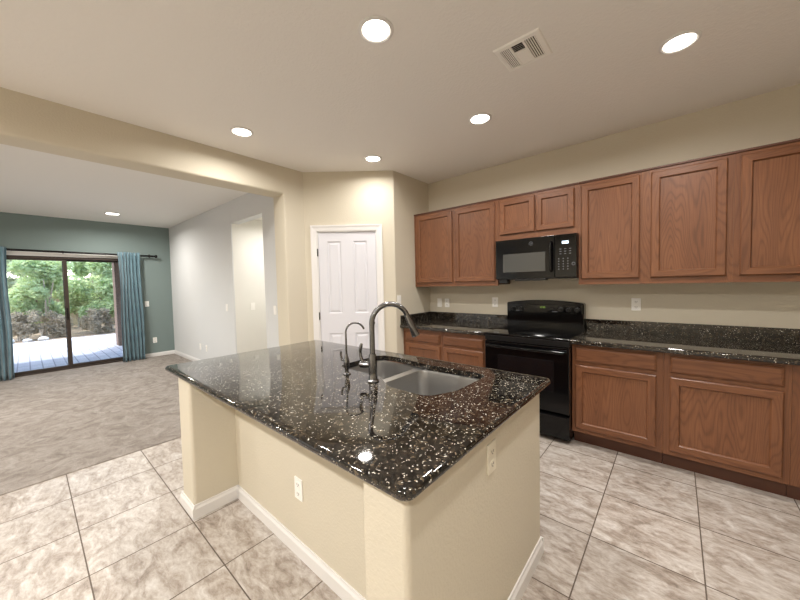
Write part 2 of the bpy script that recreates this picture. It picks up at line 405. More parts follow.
b.loops([[(x, yf, z) for x, z in rect(x0, x1, z0, z1)], [(x, yf + .035, z) for x, z in rect(x0, x1, z0, z1)]], False, True)
b.build('door_panel', M['doorp'], d1)
for z in (.25, 1.05, 1.81):
    b = MB(); b.lathe([(.006, -.045), (.007, -.043), (.007, .043), (.006, .045)], (S0 + .006, -.004, z)); b.build('hinge', M['gloss_rim'], d1, smooth=True)
b = MB(); b.lathe([(.030, 0), (.030, .006), (.012, .010), (.012, .035), (.024, .042), (.028, .055), (.022, .066), (.0, .069)], (S1 - .075, yf, .95), (0, -1, 0)); b.build('knob', M['nickel'], d1, smooth=True)

# ------------------------------------------------------------------ sliding glass door
d2 = thing('door_2', 'bronze-framed sliding glass patio door in the teal wall', 'door', (XT, 0, 0), kind='structure')
b = MB(); xo, xi = -.13, -.01
b.box(xo, xi, DY0, DY0 + .045, 0, DZ); b.box(xo, xi, DY1 - .045, DY1, 0, DZ); b.box(xo, xi, DY0 + .045, DY1 - .045, DZ - .04, DZ); b.box(xo, xi, DY0 + .045, DY1 - .045, 0, .03)
b.build('door_frame', M['bronze'], d2, bevel=.003)
ym = .485
for nm, ya, yb, xc in (('sliding_panel', DY0 + .046, ym + .03, -.045), ('fixed_panel', ym - .03, DY1 - .046, -.095)):
    b = MB(); z0, z1 = .032, DZ - .042; w = .05
    b.box(xc - .018, xc + .018, ya, ya + w, z0, z1); b.box(xc - .018, xc + .018, yb - w, yb, z0, z1)
    b.box(xc - .018, xc + .018, ya + w, yb - w, z0, z0 + .05); b.box(xc - .018, xc + .018, ya + w, yb - w, z1 - .03, z1)
    o = b.build(nm, M['bronze'], d2, bevel=.003)
    g = MB(); g.box(xc - .003, xc + .003, ya + w - .005, yb - w + .005, z0 + .045, z1 - .025); g.build('pane', M['glass'], o)
b = MB(); b.box(-.03, -.015, ym - .01, ym + .012, .9, 1.12); b.build('pull_handle', M['rod'], d2, bevel=.004)
b = MB(); b.box(0, .012, DY0 - .02, DY1 + .02, DZ, DZ + .075); b.build('head_trim', M['trim'], d2, bevel=.003)

# ------------------------------------------------------------------ outside: patio, yard, fence, column
b = MB(); b.box(-14.3, XT - .16, -9, 9, -.2, -.05); struct(b, 'patio', M['paver'], 'pale square paver patio beyond the sliding door', 'patio')
b = MB(); b.box(-22, -14.3, -16, 16, -.25, -.06); struct(b, 'yard', M['dirt'], 'brown gravel bed behind the patio', 'ground')
b = MB(); b.box(-20.2, -20, -16, 16, -.2, 1.75); struct(b, 'wall_fence', M['block'], 'tan block fence behind the shrubs', 'fence')
b = MB(); b.box(-11.36, -11.02, 1.545, 1.905, -.05, 2.52); struct(b, 'patio_column', M['stucco'], 'brown stucco patio column beside the right curtain', 'column', bevel=.012)
b = MB(); b.box(-11.42, XT - .16, -5, 6, 2.52, 2.7); struct(b, 'patio_roof', M['stucco'])

def shrub(name, label, cat, x, y, h, r, leaf, stems, nleaf, seed, low=.35, lsz=.07, group='shrubs and small trees beyond the patio'):
    rg = random.Random(seed); t = thing(name, label, cat, (x, y, -.06), group=group)
    b = MB()
    for k in range(stems):
        a = rg.uniform(0, 6.28); sp = rg.uniform(.15, .6) * r
        p0 = Vector((rg.uniform(-.08, .08), rg.uniform(-.08, .08), 0)); p2 = Vector((math.cos(a) * sp, math.sin(a) * sp, h * rg.uniform(.6, .85)))
        p1 = p0.lerp(p2, .5) + Vector((rg.uniform(-.1, .1), rg.uniform(-.1, .1), .1))
        pts = [p0.lerp(p1, u).lerp(p1.lerp(p2, u), u) for u in [i / 6 for i in range(7)]]
        b.tube(pts, [.032 - .003 * i for i in range(7)], 6)
    b.build('stems', M['bark'], t, smooth=True)
    b = MB(); n = 0
    blobs = [(Vector((max(-.7, min(.7, rg.gauss(0, .42))) * r, max(-.7, min(.7, rg.gauss(0, .42))) * r, h * rg.uniform(low, .92))), rg.uniform(.22, .45) * r) for _ in range(26)]
    for k in range(nleaf):
        c, br = rg.choice(blobs); v = Vector((rg.gauss(0, 1), rg.gauss(0, 1), rg.gauss(0, 1))).normalized() * br * rg.random() ** .4
        p = c + v
        if p.z < .05: continue
        u = Vector((rg.gauss(0, 1), rg.gauss(0, 1), rg.gauss(0, .6))).normalized(); w = u.orthogonal().normalized(); w = w * math.cos(k) + u.cross(w) * math.sin(k)
        s = lsz * rg.uniform(.6, 1.3)
        q = [p - u * s, p + w * s * .45 + u.cross(w) * s * .1, p + u * s, p - w * s * .45 + u.cross(w) * s * .1]
        b.face([b.bm.verts.new(v_) for v_ in q])
    b.build('foliage', leaf, t, weld=False, flipcheck=False)
    return t
LX = [('shrub', 'bushy green shrub filling most of the left glass pane', 'shrub', -16.1, .35, 2.9, .85, 'leafa', 6, 5200, 1),
      ('small_tree', 'small spreading tree with forked pale trunks seen through the right pane', 'tree', -16.1, 2.05, 2.7, .80, 'leafa', 7, 4600, 3),
      ('shrub', 'dense green shrub showing in the gap right of the sliding door\'s middle stile', 'shrub', -18.6, 1.45, 3.3, 1.0, 'leafa', 6, 5200, 4),
      ('shrub', 'olive shrub farthest to the right, behind the patio column', 'shrub', -18.6, 3.6, 3.2, .95, 'leafb', 6, 4600, 5),
      ('shrub', 'yellow-green shrub farthest to the left, beside the left curtain', 'shrub', -18.6, -.75, 3.2, .95, 'leafb', 6, 4600, 6)]
for nm, lb, ct, x, y, h, r, lf, st, nl, sd in LX:
    shrub(nm, lb, ct, x, y, h, r, M[lf], st, int(nl * 1.6), sd, low=.22, lsz=.085)
for lb, x, y, r, sd in (('low brown twiggy bush in the left pane, behind the rocks', -15.05, -.15, .36, 11), ('low brown twiggy bush just left of the middle stile', -15.2, .62, .36, 14), ('low brown twiggy bush just right of the middle stile', -15.05, 1.56, .36, 12), ('low brown twiggy bush beside the patio column', -15.05, 2.4, .36, 13)):
    shrub('twiggy_bush', lb, 'bush', x, y, .85, r * 1.15, M['leafc'], 5, 2600, sd, low=.12, lsz=.05, group='low bushes beyond the patio')
rg = random.Random(3)
for k, (x, y, s, lb) in enumerate(((-14.50, -.42, .15, 'pale garden rock nearest the left curtain at the patio edge'), (-14.50, -.02, .10, 'small pale garden rock, middle of the three at the patio edge'), (-14.50, .30, .12, 'pale garden rock furthest right of the three at the patio edge'))):
    b = MB(); bmesh.ops.create_icosphere(b.bm, subdivisions=2, radius=s)
    for v in b.bm.verts:
        v.co *= 1 + .25 * noise.noise(v.co * 9 + Vector((k * 5, 0, 0))); v.co.z *= .6
    o = b.build('garden_rock', M['stone'], smooth=True); o.location = (x, y, -.06 + s * .42); tag(o, lb, 'rock', 'rocks at the patio edge')

# ------------------------------------------------------------------ curtains and rod
RX, RZ = XT + .085, 2.108
t = thing('curtain_rod', 'black curtain rod with ball finial above the sliding door', 'curtain rod', (RX, .5, RZ))
b = MB(); b.tube([(0, -1.42, .012), (0, 1.28, -.012)], .019, 14); b.build('rod', M['rod'], t, smooth=True)
for yy in (-1.44, 1.30):
    b = MB(); sg = 1 if yy > 0 else -1
    b.lathe([(.012, 0), (.012, .006), (.02, .01), (.03, .022), (.034, .036), (.03, .05), (.02, .06), (0, .064)], (0, yy - sg * .02, -.012 if yy > 0 else .012), (0, sg, 0)); b.build('finial', M['rod'], t, smooth=True)
for yy in (-1.3, -.03, 1.22):
    b = MB(); b.box(-.085, -.079, yy - .012, yy + .012, -.04, .03); b.box(-.08, .0, yy - .006, yy + .006, -.026, -.016); b.build('bracket', M['rod'], t, bevel=.002)
def curtain(y0, y1, label, seed, flare):
    rg = random.Random(seed); ncol, nrow = 90, 28; ph = rg.uniform(0, 6)
    t0 = RZ + .04; L = []
    for r in range(nrow + 1):
        v = r / nrow; z = t0 + (.022 - t0) * v; row = []
        for c in range(ncol + 1):
            u = c / ncol; f = 1 + flare * v
            y = (y0 + y1) / 2 + (u - .5) * (y1 - y0) * (f - .12 * math.sin(math.pi * min(v * 1.6, 1)) * (1 - v)) + .008 * math.sin(7 * u + 3 * v)
            amp = .036 + .012 * v + .008 * math.sin(5 * u + ph)
            x = RX + .023 + amp + amp * math.sin(2 * math.pi * 6.5 * u + ph + .9 * math.sin(3 * v + u * 4) * v) + .010 * v * math.sin(11 * u + 6 * v)
            row.append((max(x, XT + .02), y, z))
        L.append(row)
    b = MB(); b.loops(L, False, False, closed=False)
    o = b.build('curtain', M['curtain'], smooth=True, flipcheck=False)
    m = o.modifiers.new('thickness', 'SOLIDIFY'); m.thickness = .004
    for p in o.data.polygons: p.use_smooth = True
    tag(o, label, 'curtain', 'teal curtains of the sliding door')
curtain(1.185, 1.545, 'pleated teal curtain panel right of the glass, reaching the carpet', 4, .04)
curtain(-.62, -.17, 'pleated teal curtain panel at the left edge of the glass', 9, .0)

# ------------------------------------------------------------------ island
t = thing('kitchen_island', 'cream drywall island base with recessed knee wall and white baseboard', 'island', (-1.45, 1.15, 0))
sh = Vector((1.45, -1.15, 0))
IX0, IX1, IYF, IYK, IYB = -2.435, -.52, .622, .887, 1.70
b = MB()
b.prism(fillet([(IX0, IYB), (IX0, IYF), (-2.222, IYF), (-2.222, IYK), (-.69, IYK), (-.69, IYF), (IX1, IYF), (IX1, IYB), (-.64, IYB), (-.64, IYK + .115), (-2.24, IYK + .115), (-2.24, IYB)],
               [.004, .022, .022, 0, 0, .012, .022, .004, 0, 0, 0, 0]), 0, .8805)
b.build('half_wall', M['cream'], t, smooth=True, shift=sh)
b = MB()
def bb(p, q): baseboard(b, p, q)
bb((IX1, IYF + .0), (IX1, IYB)); bb((-.70, IYF), (IX1 + .013, IYF)); bb((-2.222, IYK), (-.69, IYK)); bb((-2.222, IYF), (-2.222, IYK)); bb((IX0 - .013, IYF), (-2.222 + .013, IYF)); bb((IX0, IYB), (IX0, IYF)); bb((IX1 + .013, IYB), (IX1 - .12, IYB))
b.build('baseboard', M['trim'], t, shift=sh)
b = MB(); b.box(-2.24, -.64, IYB - .06, IYB - .02, .10, .8805); b.box(-2.24, -.64, IYB - .10, IYB - .07, 0, .10); b.build('cabinet_back', M['wv'], t, shift=sh)

GX0, GX1, GY0, GY1 = -2.530, -.477, .573, 1.766
r_ = .0165; zc = .914 - r_
def slab_loop(ins, z, rad=.035): return [(x, y, z) for x, y in fillet(rect(GX0 + ins, GX1 - ins, GY0 + ins, GY1 - ins), max(rad - ins, .004), 8)]
hole = fillet([(-1.585, 1.25), (-1.22, 1.25), (-1.055, 1.147), (-.83, 1.147), (-.765, 1.29), (-.758, 1.622), (-1.15, 1.606), (-1.45, 1.652), (-1.585, 1.63)], [.07, .05, .14, .08, .12, .06, .2, .2, .06], 7)
ct = thing('island_countertop', 'polished dark speckled granite island countertop with bullnose edge', 'countertop', (-1.45, 1.15, .882))
sh = Vector((1.45, -1.15, -.882))
b = MB(); L = []
for k in range(9):
    a = -math.pi / 2 + math.pi * k / 8; L.append(slab_loop(r_ * (1 - math.cos(a)), zc + r_ * math.sin(a)))
b.loops(L, False, False)
top = [(p[0], p[1]) for p in L[-1]]; bot = [(p[0], p[1]) for p in L[0]]
b.flat(top, [hole], .914); b.flat(bot, [hole], L[0][0][2])
b.loops([[(x, y, L[0][0][2]) for x, y in hole], [(x, y, .912) for x, y in hole], [(x, y, .914) for x, y in hole]], False, False)
b.build('slab', M['granite'], ct, smooth=True, shift=sh)

# sink
sk = thing('kitchen_sink', 'stainless steel double-bowl undermount sink in the island', 'sink', (-1.18, 1.39, .70)); sh = Vector((1.18, -1.39, -.70))
right = fillet([(-1.19, 1.262), (-1.05, 1.160), (-.835, 1.160), (-.775, 1.295), (-.77, 1.608), (-1.19, 1.598)], [.04, .13, .08, .12, .07, .06], 8)
left = fillet([(-1.572, 1.262), (-1.240, 1.262), (-1.240, 1.602), (-1.45, 1.638), (-1.572, 1.618)], [.07, .05, .06, .2, .06], 8)
outer = fillet([(-1.615, 1.215), (-1.24, 1.20), (-1.06, 1.115), (-.80, 1.115), (-.73, 1.28), (-.725, 1.655), (-1.615, 1.675)], .05, 6)
ZR = .8795
b = MB(); b.flat(outer, [right, left], ZR); b.build('rim', M['steel'], sk, shift=sh)
for poly, dep in ((right, .205), (left, .17)):
    cx = sum(p[0] for p in poly) / len(poly); cy = sum(p[1] for p in poly) / len(poly)
    def sc_(k, z): return [(cx + (x - cx) * k, cy + (y - cy) * k, z) for x, y in poly]
    b = MB(); L = [sc_(1.0, ZR), sc_(.992, ZR - .006), sc_(.975, ZR - dep + .04), sc_(.955, ZR - dep + .015), sc_(.90, ZR - dep + .003), sc_(.80, ZR - dep), sc_(.15, ZR - dep - .004)]
    b.loops(L, False, True)
    o = b.build('bowl', M['steel'], sk, smooth=True, shift=sh)
    g = MB(); g.lathe([(.045, 0), (.045, .003), (.034, .004), (.030, .001), (.012, .001)], (cx, cy, ZR - dep - .003)); g.build('drain', M['gloss_rim'], o, smooth=True, shift=sh)

# faucet
FX, FY, FZ = -1.180, 1.163, .914
phi = math.radians(35); fd = Vector((math.sin(phi), math.cos(phi), 0))
fa = thing('kitchen_faucet', 'tall brushed nickel pull-down gooseneck faucet beside the sink', 'faucet', (FX, FY, FZ))
b = MB(); b.lathe([(.029, 0), (.030, .004), (.026, .010), (.0225, .016), (.0225, .05), (.0215, .115), (.0195, .135), (.0165, .145)]); b.build('body', M['nickel'], fa, smooth=True)
pts = [Vector((0, 0, .13)), Vector((0, 0, .2))]; rad = .098; zc_ = .300
for k in range(23):
    a = math.radians(180 - 160 * k / 22); pts.append(fd * (rad + rad * math.cos(a)) + Vector((0, 0, zc_ + rad * math.sin(a))))
b = MB(); b.tube(pts, .0135, 16); b.build('spout', M['nickel'], fa, smooth=True)
tan = (pts[-1] - pts[-2]).normalized()
b = MB(); b.lathe([(.0135, -.004), (.0150, .002), (.0150, .03), (.0165, .034), (.0185, .075), (.0225, .112), (.0225, .118), (.018, .120)], pts[-1], tan); b.build('spray_head', M['nickel'], fa, smooth=True)
hd = Vector((-.92, -.35, 0)).normalized()
b = MB(); b.lathe([(.014, 0), (.016, .02), (.018, .035), (.018, .055), (.014, .062)], Vector((0, 0, .085)) + hd * .012, hd)
hp = [Vector((0, 0, .09)) + hd * (.055 + .012 * math.sin(k / 8 * 3.1) + .006 * k / 8) + Vector((0, 0, .105 * k / 8)) for k in range(9)]
b.tube(hp, [.009, .009, .0085, .008, .0075, .008, .009, .009, .006], 10); b.build('handle', M['nickel'], fa, smooth=True)
# filter tap
ft = thing('filter_tap', 'slim nickel drinking-water tap left of the tall faucet', 'faucet', (-1.396, 1.170, FZ))
b = MB(); b.lathe([(.022, 0), (.022, .004), (.012, .010), (.010, .02), (.015, .045), (.0165, .065), (.014, .085), (.008, .105), (.0065, .115)]); b.build('body', M['nickel'], ft, smooth=True)
pts = [Vector((0, 0, .10)), Vector((0, 0, .18))]; rad = .052; zc_ = .236
for k in range(19):
    a = math.radians(180 - 165 * k / 18); pts.append(fd * (rad + rad * math.cos(a)) + Vector((0, 0, zc_ + rad * math.sin(a))))
b = MB(); b.tube(pts, .0052, 12); b.build('spout', M['nickel'], ft, smooth=True)
b = MB(); b.tube([Vector((0, 0, .075)) + hd * .01, Vector((0, 0, .08)) + hd * .030], .006, 10); b.tube([Vector((0, 0, .078)) + hd * .028, Vector((0, 0, .105)) + hd * .036, Vector((0, 0, .128)) + hd * .034], [.006, .005, .006], 10); b.build('lever', M['nickel'], ft, smooth=True)

# ------------------------------------------------------------------ cabinets (each in its own local frame: x to the right, front face at y=0, doors towards -y)
def ring(b, x0, x1, z0, z1, steps, mats, cap=None):
    """nested rectangles; (inset, y); upright sides take material 0, level sides material 1"""
    L = []
    for ins, y in steps: L.append([b.bm.verts.new(p) for p in ((x0 + ins, y, z0 + ins), (x1 - ins, y, z0 + ins), (x1 - ins, y, z1 - ins), (x0 + ins, y, z1 - ins))])
    for A_, B_ in zip(L, L[1:]):
        for i in range(4):
            b.mi = mats[1] if i in (0, 2) else mats[0]; b.face([A_[i], A_[(i + 1) % 4], B_[(i + 1) % 4], B_[i]])
    if cap is not None: b.mi = cap; b.face(L[-1])
    b.mi = 0
def cab_door(parent, x0, x1, z0, z1, fw=.055):
    b = MB(); T = .020
    ring(b, x0, x1, z0, z1, [(.012, 0), (0, -.002), (0, -T + .007), (.007, -T), (fw - .005, -T), (fw, -T + .006), (fw + .003, -T + .0145), (fw + .003, -.002)], (0, 1))
    o = b.build('door', [M['wv'], M['wh']], parent)
    b = MB(); b.box(x0 + fw - .004, x1 - fw + .004, -T + .0145, -.003, z0 + fw - .004, z1 - fw + .004); b.build('panel', M['wv'], o)
def cab_drawer(parent, x0, x1, z0, z1):
    b = MB(); T = .020
    ring(b, x0, x1, z0, z1, [(.012, 0), (0, -.002), (0, -T + .011), (.006, -T + .005), (.016, -T), (.017, -T)], (1, 1), 1)
    b.build('drawer', [M['wv'], M['wh']], parent)
def face_frame(parent, w, z0, z1, stiles, rails):
    b = MB()
    for a, c in stiles: b.mi = 0; b.box(a if a > .001 else .00005, c if c < w - .001 else w - .00005, 0, .019, z0, z1)
    sx = sorted(stiles)
    for (a0, a1), (c0, c1) in zip(sx, sx[1:]):
        for r0, r1 in rails: b.mi = 1; b.box(a1, c0, .0005, .0185, r0, r1)
    b.build('face_frame', [M['wv'], M['wh']], parent)
YUF, YBF = 3.317, 3.054
def upper(name_label, X0, X1, doors, z0=1.372, z1=2.290, dz=(1.421, 2.254), group='oak wall cabinets over the range wall'):
    t = thing('wall_cabinet', name_label, 'cabinet', (X0, YUF, z0), group=group); w = X1 - X0; h = z1 - z0
    b = MB(); b.box(.0005, w - .0005, .019, YW - YUF - .002, 0.012, h); b.build('carcass', M['wv'], t)
    st = [(0.0005, doors[0][0] - X0 + .014)]
    for p, q in zip(doors, doors[1:]): st.append((p[1] - X0 - .014, q[0] - X0 + .014))
    st.append((doors[-1][1] - X0 - .014, w - .0005))
    face_frame(t, w, 0, h, st, [(0, dz[0] - z0 + .012), (dz[1] - z0 - .012, h)])
    for a, c in doors: cab_door(t, a - X0, c - X0, dz[0] - z0, dz[1] - z0)
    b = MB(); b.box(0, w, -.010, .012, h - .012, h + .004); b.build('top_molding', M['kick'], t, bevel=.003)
    return t
upper('double-door oak wall cabinet in the corner left of the microwave', XP + .003, -1.4315, [(-2.500, -1.984), (-1.947, -1.461)])
upper('short double-door oak wall cabinet directly above the microwave', -1.4305, -.6705, [(-1.405, -1.050), (-1.037, -.703)], 1.842, 2.290, (1.900, 2.254))
upper('double-door oak wall cabinet right of the microwave', -.6695, .3049, [(-.646, -.225), (-.155, .272)])
upper('oak wall cabinet cut off by the right edge of the picture',   .3051, 1.25, [(.337, .76), (.80, 1.22)])

def base(label, X0, X1, fronts, dz=(.150, .695), rz_=(.726, .850), side_left=False):
    t = thing('base_cabinet', label, 'cabinet', (X0, YBF, 0), group='oak base cabinets along the range wall'); w = X1 - X0
    b = MB(); b.box(.0005, w - .0005, .019, YW - YBF - .002, .114, .874); b.build('carcass', M['wv'], t)
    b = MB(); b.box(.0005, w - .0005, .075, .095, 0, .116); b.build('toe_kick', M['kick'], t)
    st = [(0.0005, fronts[0][0] - X0 + .014)]
    for p, q in zip(fronts, fronts[1:]): st.append((p[1] - X0 - .014, q[0] - X0 + .014))
    st.append((fronts[-1][1] - X0 - .014, w - .0005))
    face_frame(t, w, .114, .874, st, [(.114, dz[0] + .012), (dz[1] - .012, rz_[0] + .012), (rz_[1] - .012, .874)])
    for a, c in fronts:
        cab_door(t, a - X0, c - X0, *dz); cab_drawer(t, a - X0, c - X0, *rz_)
    return t
base('two-drawer oak base cabinet in the corner left of the range', XP + .003, -1.4375, [(-2.500, -2.004), (-1.957, -1.476)], (.150, .697), (.722, .826))
base('oak base cabinet with one drawer and door beside the range', -.6655, -.0635, [(-.640, -.102)])
base('wide oak base cabinet second from the range on the right', -.0625, .5445, [(-.026, .513)])
base('oak base cabinet cut off by the right edge of the picture', .5455, 1.25, [(.625, 1.21)])

def counter(label, X0, X1, side=None):
    t = thing('wall_countertop', label, 'countertop', (X0, 2.991, .8755), group='granite counters along the range wall'); w = X1 - X0; h = .0385; dp = YW - 2.991 - .002
    b = MB(); rr = .012
    poly = fillet([(0, 0), (dp, 0), (dp, h), (0, h)], [rr, 0, 0, rr], 6); b.prism(poly, 0, w, 'x'); b.build('slab', M['granite'], t, smooth=True)
    b = MB(); b.box(0, w, dp - .02, dp, h, h + .113)
    if side == 'left': b.box(0, .02, 0.01, dp - .02, h, h + .113)
    b.build('backsplash', M['granite'], t, bevel=.002)
counter('dark granite counter in the corner left of the range', XP + .002, -1.4335, 'left')
counter('long dark granite counter running right from the range', -.6685, 1.25)

# ------------------------------------------------------------------ range
rg_ = thing('electric_range', 'black freestanding electric range with glass cooktop between the oak cabinets', 'range', (-1.050, 2.985, 0)); HW = .379
b = MB(); b.box(-HW, HW, .03, .655, .03, .895)
for sx in (-1, 1):
    for yy in (.09, .60): b.lathe([(.018, 0), (.018, .03)], (sx * .33, yy, 0), n=12)
b.build('body', M['black'], rg_, bevel=.003)
b = MB(); b.prism(fillet([(-.012, .895), (.655, .895), (.655, .917), (-.012, .917)], [.004, 0, 0, .009], 4), -HW - .001, HW + .001, 'x'); ck = b.build('cooktop', M['bglass'], rg_, smooth=True)
for x, y, r in ((-.19, .17, .105), (.19, .17, .08), (-.19, .44, .08), (.19, .44, .105)):
    b = MB(); b.lathe([(r - .0015, 0), (r, .0004), (r + .0015, 0)], (x, y, .9171), n=40, cap=False); b.build('burner_ring', M['gloss_rim'], ck)
b = MB(); b.box(-HW, HW, -.004, .03, .845, .893); b.build('control_strip', M['blackm'], rg_, bevel=.004)
b = MB(); b.box(-HW, HW, -.008, .03, .262, .838); od = b.build('oven_door', M['black'], rg_, bevel=.006)
b = MB(); b.box(-.245, .255, -.010, -.0065, .44, .715); b.build('oven_window', M['owin'], od, bevel=.001)
b = MB(); b.tube([(-.345, -.05, .800), (.345, -.05, .800)], .014, 14)
for x in (-.325, .325): b.tube([(x, -.05, .800), (x, -.006, .800)], .011, 10)
b.build('handle', M['black'], od, smooth=True)
b = MB(); b.box(-HW, HW, -.006, .03, .045, .245); b.box(-HW + .02, HW - .02, -.022, -.004, .226, .243); b.build('storage_drawer', M['black'], rg_, bevel=.005)
# backguard with a curved top
b = MB(); pl = [(-HW, .917), (HW, .917), (HW, 1.175)]
for k in range(13):
    u = 1 - 2 * k / 12; pl.append((u * (HW - .012), 1.185 + .026 * (1 - u * u)))
pl.append((-HW, 1.175))
L = []
for y, inset in ((.560, .006), (.567, 0), (.655, 0)):
    L.append([(x * (1 - inset / HW), y, z - (inset if z > 1 else 0)) for x, z in pl])
b.loops(L); bg = b.build('backguard', M['black'], rg_, smooth=True)
b = MB(); b.box(-HW + .01, HW - .01, .548, .562, 1.075, 1.165); cp = b.build('control_panel', M['bglass'], bg, bevel=.005)
for x in (-.30, -.215, .175, .25, .325):
    b = MB(); b.lathe([(.027, 0), (.027, .006), (.021, .008), (.019, .026), (.0165, .029)], (x, .548, 1.118), (0, -1, 0), 24); b.box(x - .003, x + .003, .516, .525, 1.102, 1.134)
    b.build('knob', M['blackm'], cp, smooth=True)
    b = MB(); b.lathe([(.0275, 0), (.0295, .0015), (.0315, 0)], (x, .5478, 1.118), (0, -1, 0), 24, cap=False); b.build('dial_ring', M['gloss_rim'], cp)
b = MB(); b.box(-.06, .05, .5465, .5485, 1.125, 1.152); b.build('clock_window', M['owin'], cp)
for xa, xb in ((-.275, -.235), (.095, .145)):  # two small pale strips on the control panel
    b = MB(); b.box(xa, xb, -.0003 + .5475, .5485, 1.094, 1.101); b.build('panel_strip', M['mark'], cp)
b = MB()
def seg7(b, x, z, w, h, on, y0, y1, t=.0016):
    P = {'a': (x, x + w, z + h - t, z + h), 'g': (x, x + w, z + h / 2 - t / 2, z + h / 2 + t / 2), 'd': (x, x + w, z, z + t),
         'f': (x, x + t, z + h / 2, z + h), 'b': (x + w - t, x + w, z + h / 2, z + h), 'e': (x, x + t, z, z + h / 2), 'c': (x + w - t, x + w, z, z + h / 2)}
    for k in on: q = P[k]; b.box(q[0], q[1], y0, y1, q[2], q[3])
for x, on in ((-.028, 'bc'), (-.014, 'abged'), (.004, 'abcdef'), (.018, 'abcdef')): seg7(b, x, 1.131, .010, .016, on, .5455, .5466)
b.build('clock_digits', M['clock'], cp)

# ------------------------------------------------------------------ microwave
mwv = thing('microwave', 'black over-the-range microwave hung below the short oak cabinet', 'microwave', (-1.0495, 3.252, 1.428)); HM = .378; HH = .410
b = MB(); b.box(-HM, HM, .022, YW - 3.252 - .004, 0.004, HH); b.build('body', M['blackm'], mwv, bevel=.003)
b = MB(); b.box(-HM, .192, 0, .021, .012, HH - .002); md = b.build('door', M['black'], mwv, bevel=.0008)
b = MB(); b.box(-.300, .112, -.0025, .002, .078, .262); b.build('window', M['mwin'], md, bevel=.001)
b = MB(); b.tube([(.166, -.002, .075), (.166, -.030, .085), (.166, -.034, .12), (.166, -.034, .30), (.166, -.030, .335), (.166, -.002, .345)], .010, 10); b.build('handle', M['black'], md, smooth=True)
b = MB(); b.lathe([(.0165, 0), (.0175, .001), (.0185, 0)], (-.02, -.0005, .350), (0, -1, 0), 28, cap=False); b.build('logo_ring', M['mark'], md)
def text_mesh(name, body, size, loc, rot, mat, parent):
    cu = bpy.data.curves.new(name, 'FONT'); cu.body = body; cu.size = size; cu.extrude = .0004; cu.align_x = 'CENTER'; cu.align_y = 'CENTER'; cu.shear = .25
    tmp = bpy.data.objects.new(name + '_tmp', cu); COL.objects.link(tmp)
    dg = bpy.context.evaluated_depsgraph_get(); me = bpy.data.meshes.new_from_object(tmp.evaluated_get(dg)); bpy.data.objects.remove(tmp)
    me.transform(Matrix.Translation(loc) @ rot.to_4x4()); me.materials.clear(); me.materials.append(mat)
    o = bpy.data.objects.new(name, me); COL.objects.link(o); o.parent = parent; return o
RFR = Matrix.Rotation(math.pi / 2, 3, 'X')
text_mesh('logo_letters', 'GE', .019, Vector((-.02, -.001, .350)), RFR, M['mark'], md)
b = MB(); b.box(.195, HM, 0, .021, .012, HH - .002); mc = b.build('control_panel', M['bglass'], mwv, bevel=.005)
b = MB(); b.box(.258, .312, -.0015, .001, .322, .345); b.build('display', M['disp'], mc)
for n_, x0_, dx_, z0_, dz_, w_, h_ in ((3, .236, .040, .277, .022, .016, .005), (5, .226, .038, .190, .024, .008, .008)):
    for r in range(n_):
        for c in range(3):
            b = MB(); b.box(x0_ + c * dx_, x0_ + c * dx_ + w_, -.0012, .001, z0_ - r * dz_ - h_, z0_ - r * dz_); b.build('key_print', M['mark'], mc)
b = MB(); b.lathe([(.011, 0), (.0125, .001), (.014, 0)], (.352, -.0005, .135), (0, -1, 0), 24, cap=False); b.build('start_key_ring', M['mark'], mc)
b = MB(); b.box(-.18, .11, .004, .10, -.010, .006); b.build('vent_lip', M['blackm'], mwv, bevel=.003)
b = MB(); b.box(-.355, -.27, .03, .10, -.034, .005); b.build('cord_box', M['blackm'], mwv, bevel=.003)

# ------------------------------------------------------------------ wall plates
def plate_parts(t, kind, mat, gangs=1):
    w = .070 + .046 * (gangs - 1)
    b = MB(); b.prism(fillet(rect(-w / 2, w / 2, -.057, .057), .004, 3), -.006, 0, 'y'); b.build('cover_plate', mat, t, bevel=.002)
    for g in range(gangs):
        cx = (g - (gangs - 1) / 2) * .046
        if kind == 'outlet':
            for z in (-.024, .024):
                b = MB(); b.prism(fillet(rect(cx - .017, cx + .017, z - .014, z + .014), .008, 4), -.0078, -.005, 'y'); o = b.build('receptacle', mat, t)
                b = MB(); b.box(cx - .0085, cx - .0055, -.0082, -.007, z - .004, z + .006); b.box(cx + .0055, cx + .0085, -.0082, -.007, z - .004, z + .006)
                b.lathe([(.0027, 0), (.0027, .0006)], (cx, -.0076, z - .0085), (0, -1, 0), 10); b.build('socket_slots', M['slot'], o)
        elif kind == 'switch':
            b = MB(); b.box(cx - .0165, cx + .0165, -.0085, -.005, -.033, .033); b.build('rocker', mat, t, bevel=.0015)
def plate(label, kind, loc, rz, mat='plate', gangs=1, scale=1.0):
    t = thing('wall_outlet' if kind == 'outlet' else 'light_switch', label, 'outlet' if kind == 'outlet' else 'switch', loc, rz, group='outlets and switch plates on the walls')
    plate_parts(t, kind, M[mat], gangs)
    return t
PX, MX = math.pi / 2, -math.pi / 2       # plate facing +X, facing -X
o1 = plate('white outlet on the wall above the right granite counter', 'outlet', (-.271, YW, 1.18), 0)
dup(o1, (-1.614, YW, 1.172), 0, 'white outlet on the wall just left of the range')
dup(o1, (-2.276, YW, 1.150), 0, 'right of two neighbouring white outlets over the corner counter')
plate('white switch left of an outlet over the corner counter', 'switch', (-2.393, YW, 1.150), 0)
plate('white switch on the narrow return wall by the pantry door', 'switch', (XP, 2.984, 1.218), PX)
plate('cream outlet under the bullnose on the island\'s end wall', 'outlet', (IX1, 1.122, .757), PX, 'almond')
dup(o1, (-1.467, IYK, .366), 0, 'white outlet on the island\'s recessed knee wall')
dup(o1, (XT, 1.743, .351), PX, 'white outlet low on the teal wall near the corner')
